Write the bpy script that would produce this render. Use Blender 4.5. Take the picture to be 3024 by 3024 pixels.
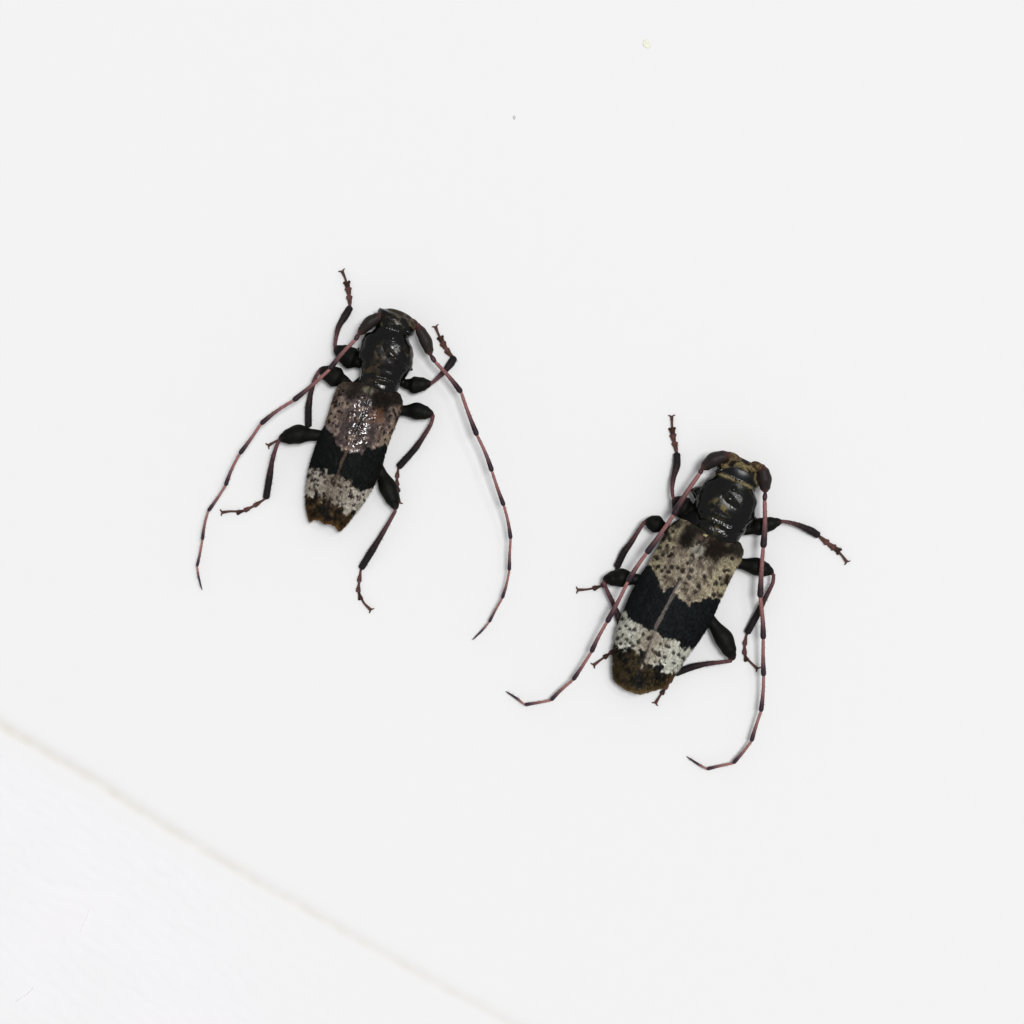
import bpy, bmesh, math, random
import numpy as np
from mathutils import Vector, noise, kdtree
from bisect import bisect_right

for o in list(bpy.data.objects):
    bpy.data.objects.remove(o)
random.seed(7)
scene = bpy.context.scene
COL = scene.collection

# ------------------------------------------------------------------ camera, light, exposure
U = 2.0e-5                 # metres per layout unit (1 unit = 0.02 mm)
CH = 7500.0                # camera height in units (150 mm)
cam_d = bpy.data.cameras.new("camera")
cam = bpy.data.objects.new("camera", cam_d); COL.objects.link(cam)
cam.location = (0, 0, CH * U); cam.rotation_euler = (0, 0, 0)
cam_d.sensor_width = 36.0
cam_d.lens = 36.0 * CH / 3024.0
cam_d.clip_start = 0.005; cam_d.clip_end = 20.0
scene.camera = cam

world = bpy.data.worlds.new("World"); scene.world = world; world.use_nodes = True
bg = world.node_tree.nodes["Background"]
bg.inputs[0].default_value = (0.995, 0.995, 1.0, 1); bg.inputs[1].default_value = 0.38

def area_lamp(name, loc, sx, sy, power, col, spin=0.0):
    d = bpy.data.lights.new(name, 'AREA'); d.shape = 'RECTANGLE'; d.size = sx; d.size_y = sy
    d.energy = power; d.color = col
    o = bpy.data.objects.new(name, d); COL.objects.link(o); o.location = loc
    q = (-Vector(loc)).to_track_quat('-Z', 'Y')
    o.rotation_mode = 'QUATERNION'
    from mathutils import Quaternion
    o.rotation_quaternion = q @ Quaternion((0, 0, 1), spin)
    return o
area_lamp("overhead_lamp", (0.42, 0.16, 2.4), 0.55, 0.55, 39.2, (1.0, 0.999, 0.999))
area_lamp("ceiling_tube_lamp", (1.0, 0.55, 2.2), 0.62, 0.11, 5.0, (1.0, 0.995, 0.985), math.radians(35))

vs = scene.view_settings
vs.view_transform = 'Standard'; vs.look = 'None'; vs.exposure = 0.0; vs.gamma = 1.0
vs.use_curve_mapping = False

# ------------------------------------------------------------------ helpers
def lin(r, g, b):
    f = lambda c: (c/255.0)/12.92 if c <= 10.3 else (((c/255.0)+0.055)/1.055)**2.4
    return np.array([f(r), f(g), f(b)])

def W(px, py, z):
    """layout point (picture-plane units on the table, height z) -> units in world axes"""
    k = (CH - z) / CH
    return ((px - 1512.0) * k, (1512.0 - py) * k, z)

def nz(x, y, z, s, off=0.0):
    return noise.noise(Vector((x / s + off, y / s - off * 0.7, z / s + off * 0.3)))

def fbm(x, y, z, s, off=0.0, o=3):
    v = 0; a = 1; t = 0
    for i in range(o):
        v += a * nz(x, y, z, s, off + 13.1 * i); t += a; a *= 0.55; s *= 0.5
    return v / t

def interp(x, pts):
    if x <= pts[0][0]: return pts[0][1]
    if x >= pts[-1][0]: return pts[-1][1]
    for i in range(1, len(pts)):
        if x <= pts[i][0]:
            a, b = pts[i-1], pts[i]
            f = (x - a[0]) / max(1e-9, b[0] - a[0])
            return a[1] + (b[1] - a[1]) * f

def sstep(a, b, x):
    t = min(1.0, max(0.0, (x - a) / (b - a))); return t*t*(3-2*t)

def mix(a, b, f): return a + (b - a) * f

class Geo:
    """vertices in layout units, with a tint, gloss and tag per vertex"""
    def __init__(s): s.v = []; s.f = []; s.c = []; s.g = []; s.k = []
    def add(s, p, c, g=0.4, k=0):
        s.v.append(tuple(p)); s.c.append(tuple(c)); s.g.append(g); s.k.append(k); return len(s.v)-1
    def build(s, name, mat, parent, origin=(0, 0, 0), kind=None):
        me = bpy.data.meshes.new(name)
        vv = (np.array(s.v) - np.array(origin)) * U
        me.from_pydata(vv.tolist(), [], s.f)
        set_attr(me, s.c, s.g)
        me.polygons.foreach_set("use_smooth", [True] * len(me.polygons))
        me.materials.append(mat)
        o = bpy.data.objects.new(name, me); COL.objects.link(o)
        if parent: o.parent = parent
        if kind: o["kind"] = kind
        return o

def set_attr(me, c, g):
    a = me.attributes.new("tint", 'FLOAT_COLOR', 'POINT')
    cc = np.ones((len(me.vertices), 4), dtype=np.float32); cc[:, :3] = np.array(c)
    a.data.foreach_set("color", cc.ravel())
    b = me.attributes.new("gloss", 'FLOAT', 'POINT')
    b.data.foreach_set("value", np.array(g, dtype=np.float32))

def catmull(pts, step):
    """pts: rows of numbers (x,y,z,r,...) -> densely resampled rows"""
    P = [np.array(p, float) for p in pts]
    out = []
    n = len(P)
    for i in range(n-1):
        p0 = P[max(i-1, 0)]; p1 = P[i]; p2 = P[i+1]; p3 = P[min(i+2, n-1)]
        if i == 0: p0 = 2*p1 - p2
        if i == n-2: p3 = 2*p2 - p1
        L = np.linalg.norm(p2[:3]-p1[:3]); m = max(2, int(L/step))
        for j in range(m):
            t = j/m
            c = 0.5*((2*p1) + (-p0+p2)*t + (2*p0-5*p1+4*p2-p3)*t*t + (-p0+3*p1-3*p2+p3)*t**3)
            li = p1 + (p2-p1)*t
            q = mix(li, c, 0.55)
            q[3:] = li[3:]
            tt = t*t*(3-2*t); q[3] = p1[3] + (p2[3]-p1[3])*tt
            out.append(q)
    out.append(P[-1])
    return out

def tube(geo, rows, nseg=12, flat=1.0, gloss=0.4, tag=0, smooth=True, step=4.0, cap=0.6):
    """rows: (px,py,z,r, R,G,B) seen-colour sRGB; a closed tapered limb"""
    rr = [(*W(p[0], p[1], p[2]), p[3], *lin(*p[4:7])) for p in rows]
    C = catmull(rr, step) if smooth else [np.array(r) for r in rr]
    n = len(C)
    rings = []
    up0 = np.array([0, 0, 1.0])
    for i, q in enumerate(C):
        a = C[max(i-1, 0)][:3]; b = C[min(i+1, n-1)][:3]
        d = b-a; d /= (np.linalg.norm(d)+1e-9)
        side = np.cross(d, up0)
        if np.linalg.norm(side) < 1e-3: side = np.array([1.0, 0, 0])
        side /= np.linalg.norm(side); up = np.cross(side, d)
        ring = []
        for k in range(nseg):
            th = 2*math.pi*k/nseg
            p = q[:3] + side*math.cos(th)*q[3] + up*math.sin(th)*q[3]*flat
            ring.append(geo.add(p, q[4:7], gloss, tag))
        rings.append((ring, d, q))
    for i in range(n-1):
        A = rings[i][0]; B = rings[i+1][0]
        for k in range(nseg):
            geo.f.append((A[k], A[(k+1) % nseg], B[(k+1) % nseg], B[k]))
    A, d, q = rings[0]; c = geo.add(q[:3]-d*q[3]*cap, q[4:7], gloss, tag)
    for k in range(nseg): geo.f.append((A[(k+1) % nseg], A[k], c))
    A, d, q = rings[-1]; c = geo.add(q[:3]+d*q[3]*cap, q[4:7], gloss, tag)
    for k in range(nseg): geo.f.append((A[k], A[(k+1) % nseg], c))
    return C

def loft(geo, rows, nseg=56, gloss=0.6, tag=1, power=2.3, step=4.0):
    """trunk: rows (px,py,zc,half_width,half_height,R,G,B), superelliptic sections"""
    rr = []
    for p in rows:
        rr.append((*W(p[0], p[1], p[2]), p[3], p[4], *lin(*p[5:8])))
    P = [np.array(r, float) for r in rr]
    out = []
    for i in range(len(P)-1):
        p0 = P[max(i-1, 0)]; p1 = P[i]; p2 = P[i+1]; p3 = P[min(i+2, len(P)-1)]
        L = np.linalg.norm(p2[:3]-p1[:3]); m = max(2, int(L/step))
        for j in range(m):
            t = j/m
            c = 0.5*((2*p1) + (-p0+p2)*t + (2*p0-5*p1+4*p2-p3)*t*t + (-p0+3*p1-3*p2+p3)*t**3)
            c[3:5] = np.maximum(c[3:5], 1.0)
            c[5:] = p1[5:] + (p2[5:]-p1[5:])*t
            out.append(c)
    out.append(P[-1])
    n = len(out); rings = []
    for i, q in enumerate(out):
        a = out[max(i-2, 0)][:3]; b = out[min(i+2, n-1)][:3]
        d = (b-a); d[2] = 0; d /= np.linalg.norm(d)
        side = np.array([d[1], -d[0], 0.0]); up = np.array([0, 0, 1.0])
        ring = []
        for k in range(nseg):
            th = 2*math.pi*k/nseg
            cx, sy = math.cos(th), math.sin(th)
            x = math.copysign(abs(cx)**(2/power), cx); y = math.copysign(abs(sy)**(2/power), sy)
            ring.append(geo.add(q[:3]+side*x*q[3]+up*y*q[4], q[5:8], gloss, tag))
        rings.append(ring)
    for i in range(n-1):
        A, B = rings[i], rings[i+1]
        for k in range(nseg): geo.f.append((A[k], B[k], B[(k+1) % nseg], A[(k+1) % nseg]))
    c = geo.add(out[0][:3], out[0][5:8], gloss, tag)
    for k in range(nseg): geo.f.append((rings[0][k], rings[0][(k+1) % nseg], c))
    c = geo.add(out[-1][:3], out[-1][5:8], gloss, tag)
    for k in range(nseg): geo.f.append((rings[-1][(k+1) % nseg], rings[-1][k], c))

def blob(geo, px, py, z, rx, ry, rz, ang, col, gloss=0.6, tag=2, n=32):
    """ellipsoid; ang = picture-plane heading of its rx axis (degrees, y down)"""
    c = np.array(W(px, py, z)); a = math.radians(-ang)
    ex = np.array([math.cos(a), math.sin(a), 0]); ey = np.array([-math.sin(a), math.cos(a), 0])
    col = lin(*col); rings = []
    m = n//2
    for i in range(1, m):
        ph = math.pi*i/m
        ring = []
        for k in range(n):
            th = 2*math.pi*k/n
            p = c + ex*rx*math.sin(ph)*math.cos(th) + ey*ry*math.sin(ph)*math.sin(th) + np.array([0, 0, rz*math.cos(ph)])
            ring.append(geo.add(p, col, gloss, tag))
        rings.append(ring)
    for i in range(len(rings)-1):
        for k in range(n):
            geo.f.append((rings[i][k], rings[i+1][k], rings[i+1][(k+1) % n], rings[i][(k+1) % n]))
    t = geo.add(c+np.array([0, 0, rz]), col, gloss, tag); b = geo.add(c-np.array([0, 0, rz]), col, gloss, tag)
    for k in range(n):
        geo.f.append((t, rings[0][k], rings[0][(k+1) % n])); geo.f.append((b, rings[-1][(k+1) % n], rings[-1][k]))

def hairs_along(geo, C, per, length, col, lo=0.0, hi=1.0, rad=0.45, lean=0.8):
    """short bristles standing off a limb"""
    n = len(C)
    cl = lin(*col)
    tot = sum(np.linalg.norm(C[i+1][:3]-C[i][:3]) for i in range(n-1))*(hi-lo)
    for _ in range(int(tot*per)):
        i = int((lo+(hi-lo)*random.random())*(n-2)); i = max(0, min(n-2, i))
        d = C[i+1][:3]-C[i][:3]; d = d/(np.linalg.norm(d)+1e-9)
        r = np.array([random.gauss(0, 1) for _ in range(3)]); r -= d*np.dot(r, d)
        r /= (np.linalg.norm(r)+1e-9)
        base = C[i][:3]+r*C[i][3]*0.9
        L = length*random.uniform(0.5, 1.2)
        tip = base+(r+d*lean*random.uniform(0.4, 1.5))*L*0.6
        if tip[2] < 1: tip[2] = 1
        hair(geo, base, tip, rad, cl)

def hair(geo, base, tip, rad, cl):
    ax = tip-base; ax = ax/(np.linalg.norm(ax)+1e-9)
    s1 = np.cross(ax, [0.31, 0.2, 0.93]); s1 /= (np.linalg.norm(s1)+1e-9); s2 = np.cross(ax, s1)
    ids = [geo.add(base+(s1*math.cos(a)+s2*math.sin(a))*rad, cl, 0.3) for a in (0, 2.094, 4.189)]
    t = geo.add(tip, cl, 0.3)
    for k in range(3): geo.f.append((ids[k], ids[(k+1) % 3], t))

# ------------------------------------------------------------------ materials
def new_mat(name):
    m = bpy.data.materials.new(name); m.use_nodes = True
    nt = m.node_tree
    return m, nt, nt.nodes["Principled BSDF"]

def chitin(name, spec, rough_lo, rough_hi, bump_u, bump_size, mott=0.25, mott_size=10.0, sheen=0.0):
    """tint attribute x fine procedural mottling, gloss attribute -> roughness, grainy bump"""
    m, nt, b = new_mat(name); N = nt.nodes; L = nt.links
    at = N.new("ShaderNodeAttribute"); at.attribute_name = "tint"
    ag = N.new("ShaderNodeAttribute"); ag.attribute_name = "gloss"
    tc = N.new("ShaderNodeTexCoord")
    n1 = N.new("ShaderNodeTexNoise"); n1.inputs["Scale"].default_value = 1/(mott_size*U); n1.inputs["Detail"].default_value = 4
    L.new(tc.outputs["Object"], n1.inputs["Vector"])
    mr = N.new("ShaderNodeMapRange"); mr.inputs[1].default_value = 0.3; mr.inputs[2].default_value = 0.7
    mr.inputs[3].default_value = 1-mott; mr.inputs[4].default_value = 1+mott
    L.new(n1.outputs[0], mr.inputs[0])
    mx = N.new("ShaderNodeVectorMath"); mx.operation = 'SCALE'
    L.new(at.outputs["Color"], mx.inputs[0]); L.new(mr.outputs[0], mx.inputs["Scale"])
    L.new(mx.outputs[0], b.inputs["Base Color"])
    rr = N.new("ShaderNodeMapRange"); rr.inputs[3].default_value = rough_hi; rr.inputs[4].default_value = rough_lo
    L.new(ag.outputs["Fac"], rr.inputs[0]); L.new(rr.outputs[0], b.inputs["Roughness"])
    n2 = N.new("ShaderNodeTexNoise"); n2.inputs["Scale"].default_value = 1/(bump_size*U); n2.inputs["Detail"].default_value = 3
    L.new(tc.outputs["Object"], n2.inputs["Vector"])
    bp = N.new("ShaderNodeBump"); bp.inputs["Strength"].default_value = 1.0; bp.inputs["Distance"].default_value = bump_u*U
    L.new(n2.outputs[0], bp.inputs["Height"]); L.new(bp.outputs[0], b.inputs["Normal"])
    sp = N.new("ShaderNodeMapRange"); sp.inputs[3].default_value = spec*0.12; sp.inputs[4].default_value = spec
    L.new(ag.outputs["Fac"], sp.inputs[0]); L.new(sp.outputs[0], b.inputs["Specular IOR Level"])
    if sheen:
        b.inputs["Sheen Weight"].default_value = sheen; b.inputs["Sheen Roughness"].default_value = 0.5
    return m

M_BODY = chitin("beetle_cuticle", 0.32, 0.12, 0.80, 0.35, 5.0, 0.35, 9.0)
M_ELY = chitin("wing_case_cuticle", 0.7, 0.15, 0.9, 0.4, 8.0, 0.32, 5.0)
M_ANT = chitin("antenna_cuticle", 0.35, 0.30, 0.70, 0.8, 4.0, 0.18, 7.0)
M_EYE = chitin("eye_facets", 0.5, 0.15, 0.5, 0.6, 2.5, 0.1, 5.0)
M_HAIR = chitin("bristle_hair", 0.3, 0.4, 0.7, 0.1, 4.0, 0.1, 9.0)

# ------------------------------------------------------------------ table surface with its crease
CREASE = [(-700, 1700), (-300, 1960), (0, 2145), (273, 2306), (530, 2472), (745, 2600), (1052, 2774), (1305, 2917), (1500, 3021), (1880, 3205), (2300, 3370)]
FOLD2 = [(60, 2590), (200, 2625), (330, 2640), (460, 2600), (640, 2570)]

def seg_dist(x, y, pts):
    best = 1e9; sgn = 1; along = 0; acc = 0
    for (ax, ay), (bx, by) in zip(pts[:-1], pts[1:]):
        dx, dy = bx-ax, by-ay; L2 = dx*dx+dy*dy
        t = max(0, min(1, ((x-ax)*dx+(y-ay)*dy)/L2))
        qx, qy = ax+dx*t-x, ay+dy*t-y; d = math.hypot(qx, qy)
        if d < best:
            best = d; sgn = 1 if (dx*(y-ay)-dy*(x-ax)) > 0 else -1; along = acc+t*math.sqrt(L2)
        acc += math.sqrt(L2)
    return best, sgn, along

def tabletop():
    def axis(a, b, step, lo, hi):
        xs = list(np.arange(a, b, step)); s = step; x = a
        left = []
        while x > lo:
            s *= 1.6; x -= s; left.append(max(x, lo))
        x = xs[-1]; s = step; right = []
        while x < hi:
            s *= 1.6; x += s; right.append(min(x, hi))
        return left[::-1] + xs + right
    X = axis(-250, 1800, 7.0, -14000, 17000)
    Y = axis(1850, 3250, 7.0, -14000, 17000)
    g = Geo()
    base = np.array([0.822, 0.822, 0.822]); lav = np.array([0.842, 0.829, 0.850]); beige_shade = np.array([0.715, 0.675, 0.615])
    idx = {}
    for j, y in enumerate(Y):
        for i, x in enumerate(X):
            z = 0.0; c = base
            if -800 < x < 2400 and 1600 < y < 3500:
                d, s, al = seg_dist(x, y, CREASE)
                sd = d*s                                  # positive below / left of the crease
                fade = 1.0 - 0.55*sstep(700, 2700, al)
                wob = 1+0.25*nz(x, y, 0, 60.0)
                w = 11.0 if sd > 0 else 22.0
                gr = math.exp(-(sd/w)**2)
                z -= 7*fade*wob*gr
                z += 1.2*fade*math.exp(-((sd+52)/36.0)**2)
                c = mix(base, beige_shade, min(1.0, (0.55*fade+0.15)*math.exp(-(sd/(11.0 if sd > 0 else 18.0))**2)*(0.85+0.5*nz(x, y, 3, 45))))  # shading of the shallow groove put into the paper colour as a beige line
                edge = min(1, max(0, (x+800)/300))*min(1, max(0, (3500-y)/200))*min(1, max(0, (2400-x)/300))
                if sd > 0:
                    k = sstep(5, 80, sd)*edge*(1-sstep(500, 1300, x))
                    # paper wrinkles stretched along the crease
                    ux = x*0.84+y*0.54; uy = -x*0.54+y*0.84
                    wr = noise.noise(Vector((ux/70, uy/17, 0)))*0.55+noise.noise(Vector((ux/30, uy/11, 5)))*0.3
                    z += k*wr*2.6
                    z += k*2.0*noise.noise(Vector((x/240, y/200, 9)))
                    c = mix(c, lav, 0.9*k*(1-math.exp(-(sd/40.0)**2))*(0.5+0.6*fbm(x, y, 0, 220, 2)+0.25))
                d2, s2, a2 = seg_dist(x, y, FOLD2)
                if d2 < 80: z -= 2.6*math.exp(-(d2/14.0)**2)*sstep(0, 90, a2)*(1-sstep(430, 590, a2))
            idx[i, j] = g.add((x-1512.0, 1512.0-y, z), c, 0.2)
    for j in range(len(Y)-1):
        for i in range(len(X)-1):
            g.f.append((idx[i, j+1], idx[i+1, j+1], idx[i+1, j], idx[i, j]))
    m, nt, b = new_mat("white_paper"); N = nt.nodes; L = nt.links
    at = N.new("ShaderNodeAttribute"); at.attribute_name = "tint"
    tc = N.new("ShaderNodeTexCoord")
    n1 = N.new("ShaderNodeTexNoise"); n1.inputs["Scale"].default_value = 1/(55*U); n1.inputs["Detail"].default_value = 5
    L.new(tc.outputs["Object"], n1.inputs["Vector"])
    mr = N.new("ShaderNodeMapRange"); mr.inputs[3].default_value = 0.994; mr.inputs[4].default_value = 1.006
    L.new(n1.outputs[0], mr.inputs[0])
    mx = N.new("ShaderNodeVectorMath"); mx.operation = 'SCALE'
    L.new(at.outputs["Color"], mx.inputs[0]); L.new(mr.outputs[0], mx.inputs["Scale"]); L.new(mx.outputs[0], b.inputs["Base Color"])
    b.inputs["Roughness"].default_value = 0.9; b.inputs["Specular IOR Level"].default_value = 0.1
    n2 = N.new("ShaderNodeTexNoise"); n2.inputs["Scale"].default_value = 1/(9*U); n2.inputs["Detail"].default_value = 3
    L.new(tc.outputs["Object"], n2.inputs["Vector"])
    bp = N.new("ShaderNodeBump"); bp.inputs["Strength"].default_value = 0.25; bp.inputs["Distance"].default_value = 0.3*U
    L.new(n2.outputs[0], bp.inputs["Height"]); L.new(bp.outputs[0], b.inputs["Normal"])
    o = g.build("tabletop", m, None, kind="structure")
    o["label"] = "plain white paper covered tabletop with one soft diagonal crease"
    return o
tabletop()

# ------------------------------------------------------------------ beetles
RED = (138, 94, 93); DPUR = (42, 29, 35); FEM = (9, 9, 7); TIBR = (94, 62, 65); TIBD = (29, 24, 26)
TAR = (82, 57, 50); TARD = (50, 34, 27)

def elytron_paint(cfg, side, x, y, z, t, s, w, u):
    """natural pubescence pattern of the wing case -> tint, gloss, pit depth"""
    jx = nz(x, y, 0, 8.0, 1)*9.0 + nz(x, y, 0, 16.0, 11)*11.0 + nz(x, y, 0, 34.0, 2)*6.0
    tj = t + jx; dots = cfg['dots']
    b1, b2, b3 = [interp(s + nz(x, y, 0, 11, 4)*5, q) for q in cfg['bands'][side]]
    mot = fbm(x, y, 0, 16.0, 5); mot2 = fbm(x, y, 0, 45.0, 6)
    fine = fbm(x, y, 0, 7.0, 15, 2)
    P = cfg['pal']; pit = 0.0; gloss = 0.25
    black = P['black']
    e1 = sstep(-2.5, 2.5, tj-b1); e2 = sstep(-2.5, 2.5, tj-b2); e3 = sstep(-7, 7, tj-b3+mot*38+fine*10)
    # front zone
    basal = mix(P['basal_mid'], P['basal_edge'], sstep(0.25, 0.75, w+0.35*mot2))
    basal = mix(basal, P['basal_dark'], sstep(-0.05, 0.34, mot+0.45*fine)*cfg['mottle'])
    basal = mix(basal, P['basal_pale'], sstep(0.05, 0.4, -mot+0.3*fine)*cfg['pale'])
    basal = mix(basal, P['basal_root'], 0.95*(1-0.8*w)*(1-sstep(0.0, 0.15, u+0.16*mot2+0.16*mot+0.05*fine)))
    dull = 0.0
    for (bx, by, br, col, k) in cfg['blotch']:
        d = math.hypot(x-bx, y-by)/(1.25*br) + mot2*0.5 + mot*0.5
        kk = k*(1-sstep(0.45, 1.25, d)); basal = mix(basal, lin(*col), kk)
        if col[0] < 60: dull = max(dull, kk)
    col = basal; gloss = (cfg['basal_gloss']*(1-sstep(0.45, 0.85, w+0.3*mot2))+0.15)*sstep(0.02, 0.14, u+0.1*mot2)*(1-0.75*dull)
    blk = black*(1+1.6*max(0, mot+0.6*fine))
    col = mix(col, blk, e1); gloss = mix(gloss, 0.16, e1)
    white = mix(P['white'], P['white_dark'], sstep(0.0, 0.42, mot+0.5*fine+cfg['wmott']-0.3*w))
    white = mix(white, P['white_sut'], (1-sstep(0.02, 0.4, w+0.3*mot))*0.7)
    col = mix(col, white, e2); gloss = mix(gloss, 0.1, e2)
    ap = mix(P['apex'], P['apex_dark'], sstep(-0.3, 0.22, mot2*0.7+mot*0.8+0.4*fine+0.02))
    ap = mix(ap, P['apex_rim'], sstep(0.55, 1.0, max(w, 0)+0.25*mot)*sstep(0.0, 0.35, (u-0.86)*8)*0.8)
    ap = mix(ap, P['apex_rim'], sstep(0.955, 1.0, u+0.01*mot)*0.6)
    col = mix(col, ap, e3); gloss = mix(gloss, 0.3, e3)
    # pale line along the seam over the black band, dark seam in front and behind
    sut = 1-sstep(0.008, 0.026, w+0.03*mot)
    inband = sstep(cfg['sut'][0]-25, cfg['sut'][0]+10, t)*(1-sstep(cfg['sut'][1]-25, cfg['sut'][1]+10, t))
    col = mix(col, P['suture'], cfg['sutk']*sut*inband*(0.65+0.8*max(-0.3, min(0.4, mot+0.2))))
    seam = 1-sstep(0.0, 0.05, w)
    col = mix(col, P['black']*1.6, 0.75*seam*(1-inband)*sstep(-0.3, 0.2, mot+0.1))
    # punctures
    if e1 < 0.5 or e2 > 0.5:
        for (dx, dy, r) in dots:
            if abs(x-dx) < 14 and abs(y-dy) < 14:
                d = math.hypot(x-dx, y-dy) + nz(x, y, 0, 6, 8)*3.0
                k = 1-sstep(r*0.6, r*1.3, d)
                col = mix(col, P['dot'], k*0.92); pit = max(pit, k*2.4); gloss = mix(gloss, 0.4, k)
    return col, gloss, pit

def build_elytra(cfg, root, origin, hg):
    S0 = np.array(cfg['suture'][0], float); S1 = np.array(cfg['axis_end'], float)
    d = (S1-S0); d /= np.linalg.norm(d); n = np.array([d[1], -d[0]])
    if n[0] < 0: n = -n
    ts = lambda p: ((p[0]-S0[0])*d[0]+(p[1]-S0[1])*d[1], (p[0]-S0[0])*n[0]+(p[1]-S0[1])*n[1])
    sut = sorted(ts(p) for p in cfg['suture'])
    cfg['sut'] = tuple(ts(p)[0] for p in cfg['sut_range'])
    cfg['bands'] = {}
    for side in ('left', 'right'):
        cfg['bands'][side] = [sorted((ts(p)[1], ts(p)[0]) for p in q) for q in cfg['band_px'][side]]
    NU, NW = 300, 84
    for side in ('left', 'right'):
        edge = sorted(ts(p) for p in cfg['edge'][side])
        sg = -1 if side == 'left' else 1
        tA_s = sut[0][0]; tB_s = sut[-1][0]; tB_e = edge[-1][0]
        tA_e = edge[0][0]
        g = Geo(); top = []
        for i in range(NU+1):
            u = i/NU; row = []
            for j in range(NW+1):
                w = j/NW
                lat = math.sin(min(1.0, w*1.04)*math.pi/2)**0.92
                tA = mix(tA_s-8, tA_e, lat**1.5); tB = mix(tB_s, tB_e, lat) - cfg['notch']*math.sin(math.pi*lat) + 3.0*nz(w*9, 1, sg, 1.0, 3)
                t = tA+(tB-tA)*u
                ss = interp(t, sut); se = interp(t, edge)
                s = ss + (se-ss)*lat
                T = t/tB_s
                zt = interp(T, cfg['ztop']); ze = interp(T, cfg['zedge'])+cfg['roll']*sg
                prof = max(0.0, 1-lat**2.15)**0.62
                z = ze+(zt-ze)*prof
                if w > 0.96: z -= (w-0.96)*300; s -= sg*(w-0.96)*40
                # seam groove, shoulder boss, basal hump
                z += (2.2*math.exp(-((abs(s-ss)-4)/3.0)**2)-0.8*math.exp(-((s-ss)/1.6)**2))
                z += 9*math.exp(-((T-0.07)/0.06)**2)*math.exp(-((lat-0.80)/0.17)**2)
                z += 6*math.exp(-((T-0.15)/0.09)**2)*math.exp(-((lat-0.42)/0.2)**2)
                z -= 3.0*math.exp(-((lat-0.62)/0.09)**2)*sstep(0.1, 0.25, T)*(1-sstep(0.55, 0.75, T))
                z -= 10*sstep(0.03, 0.0, u)
                px = S0[0]+d[0]*t+n[0]*s; py = S0[1]+d[1]*t+n[1]*s
                col, gl, pit = elytron_paint(cfg, side, px, py, z, t, s, w, u)
                rough = cfg['wrinkle']*(1-sstep(0.34, 0.5, T))*(1-0.6*lat)
                z += rough*(3.8*abs(nz(px, py, 0, 15.0, 3))+3.2*nz(px, py, 0, 26.0, 4)+0.35*nz(px, py, 0, 6.0, 7)) + 0.4*nz(px, py, 0, 8, 9)
                z -= pit
                row.append(g.add(W(px, py, z), col, gl))
            top.append(row)
        for i in range(NU):
            for j in range(NW):
                q = (top[i][j], top[i+1][j], top[i+1][j+1], top[i][j+1])
                g.f.append(q if sg > 0 else q[::-1])
        rear = np.array([d[0], -d[1], 0.0]); sid = np.array([d[1], d[0], 0.0])
        for _ in range(9000):
            i = random.randrange(int(NU*0.05), NU-4); j = random.randrange(2, NW-1)
            vi = top[i][j]; cl = np.array(g.c[vi]); lum = cl.mean()
            if g.g[vi] > 0.42 and random.random() < 0.96: continue
            if lum > 0.05 and i > 10 and np.mean(g.c[top[min(NU, i+8)][j]]) < 0.03: continue
            b0 = np.array(g.v[vi]); ln = random.uniform(5, 10)
            tip = b0 + (rear + sid*random.gauss(0, 0.28))*ln
            tip[2] = np.array(g.v[top[min(NU, i+int(ln*0.6))][j]])[2] + random.uniform(1.2, 3.5)
            b0[2] -= 0.6
            hair(hg, b0, tip, 0.85, cl*random.uniform(0.7, 1.3) + (0.001 if lum < 0.02 else 0.0))
        # closed underside (thin shell)
        dk = lin(30, 26, 20); bot = []
        for i in range(NU+1):
            row = []
            for j in range(0, NW+1, 6):
                p = g.v[top[i][j]]; row.append((j, g.add((p[0], p[1], p[2]-4.0), dk, 0.2)))
            bot.append(row)
        nb = len(bot[0])
        for i in range(NU):
            for j in range(nb-1):
                q = (bot[i][j][1], bot[i][j+1][1], bot[i+1][j+1][1], bot[i+1][j][1])
                g.f.append(q if sg > 0 else q[::-1])
            for (ja, jb) in ((0, 0), (NW, nb-1)):
                q = (top[i][ja], bot[i][jb][1], bot[i+1][jb][1], top[i+1][ja])
                g.f.append(q)
        for ii in (0, NU):
            for j in range(nb-1):
                a = [top[ii][k] for k in range(bot[ii][j][0], bot[ii][j+1][0]+1)]
                g.f.append(tuple(a+[bot[ii][j+1][1], bot[ii][j][1]]))
        o = g.build("elytron", M_ELY, root, origin)
    return

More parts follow.
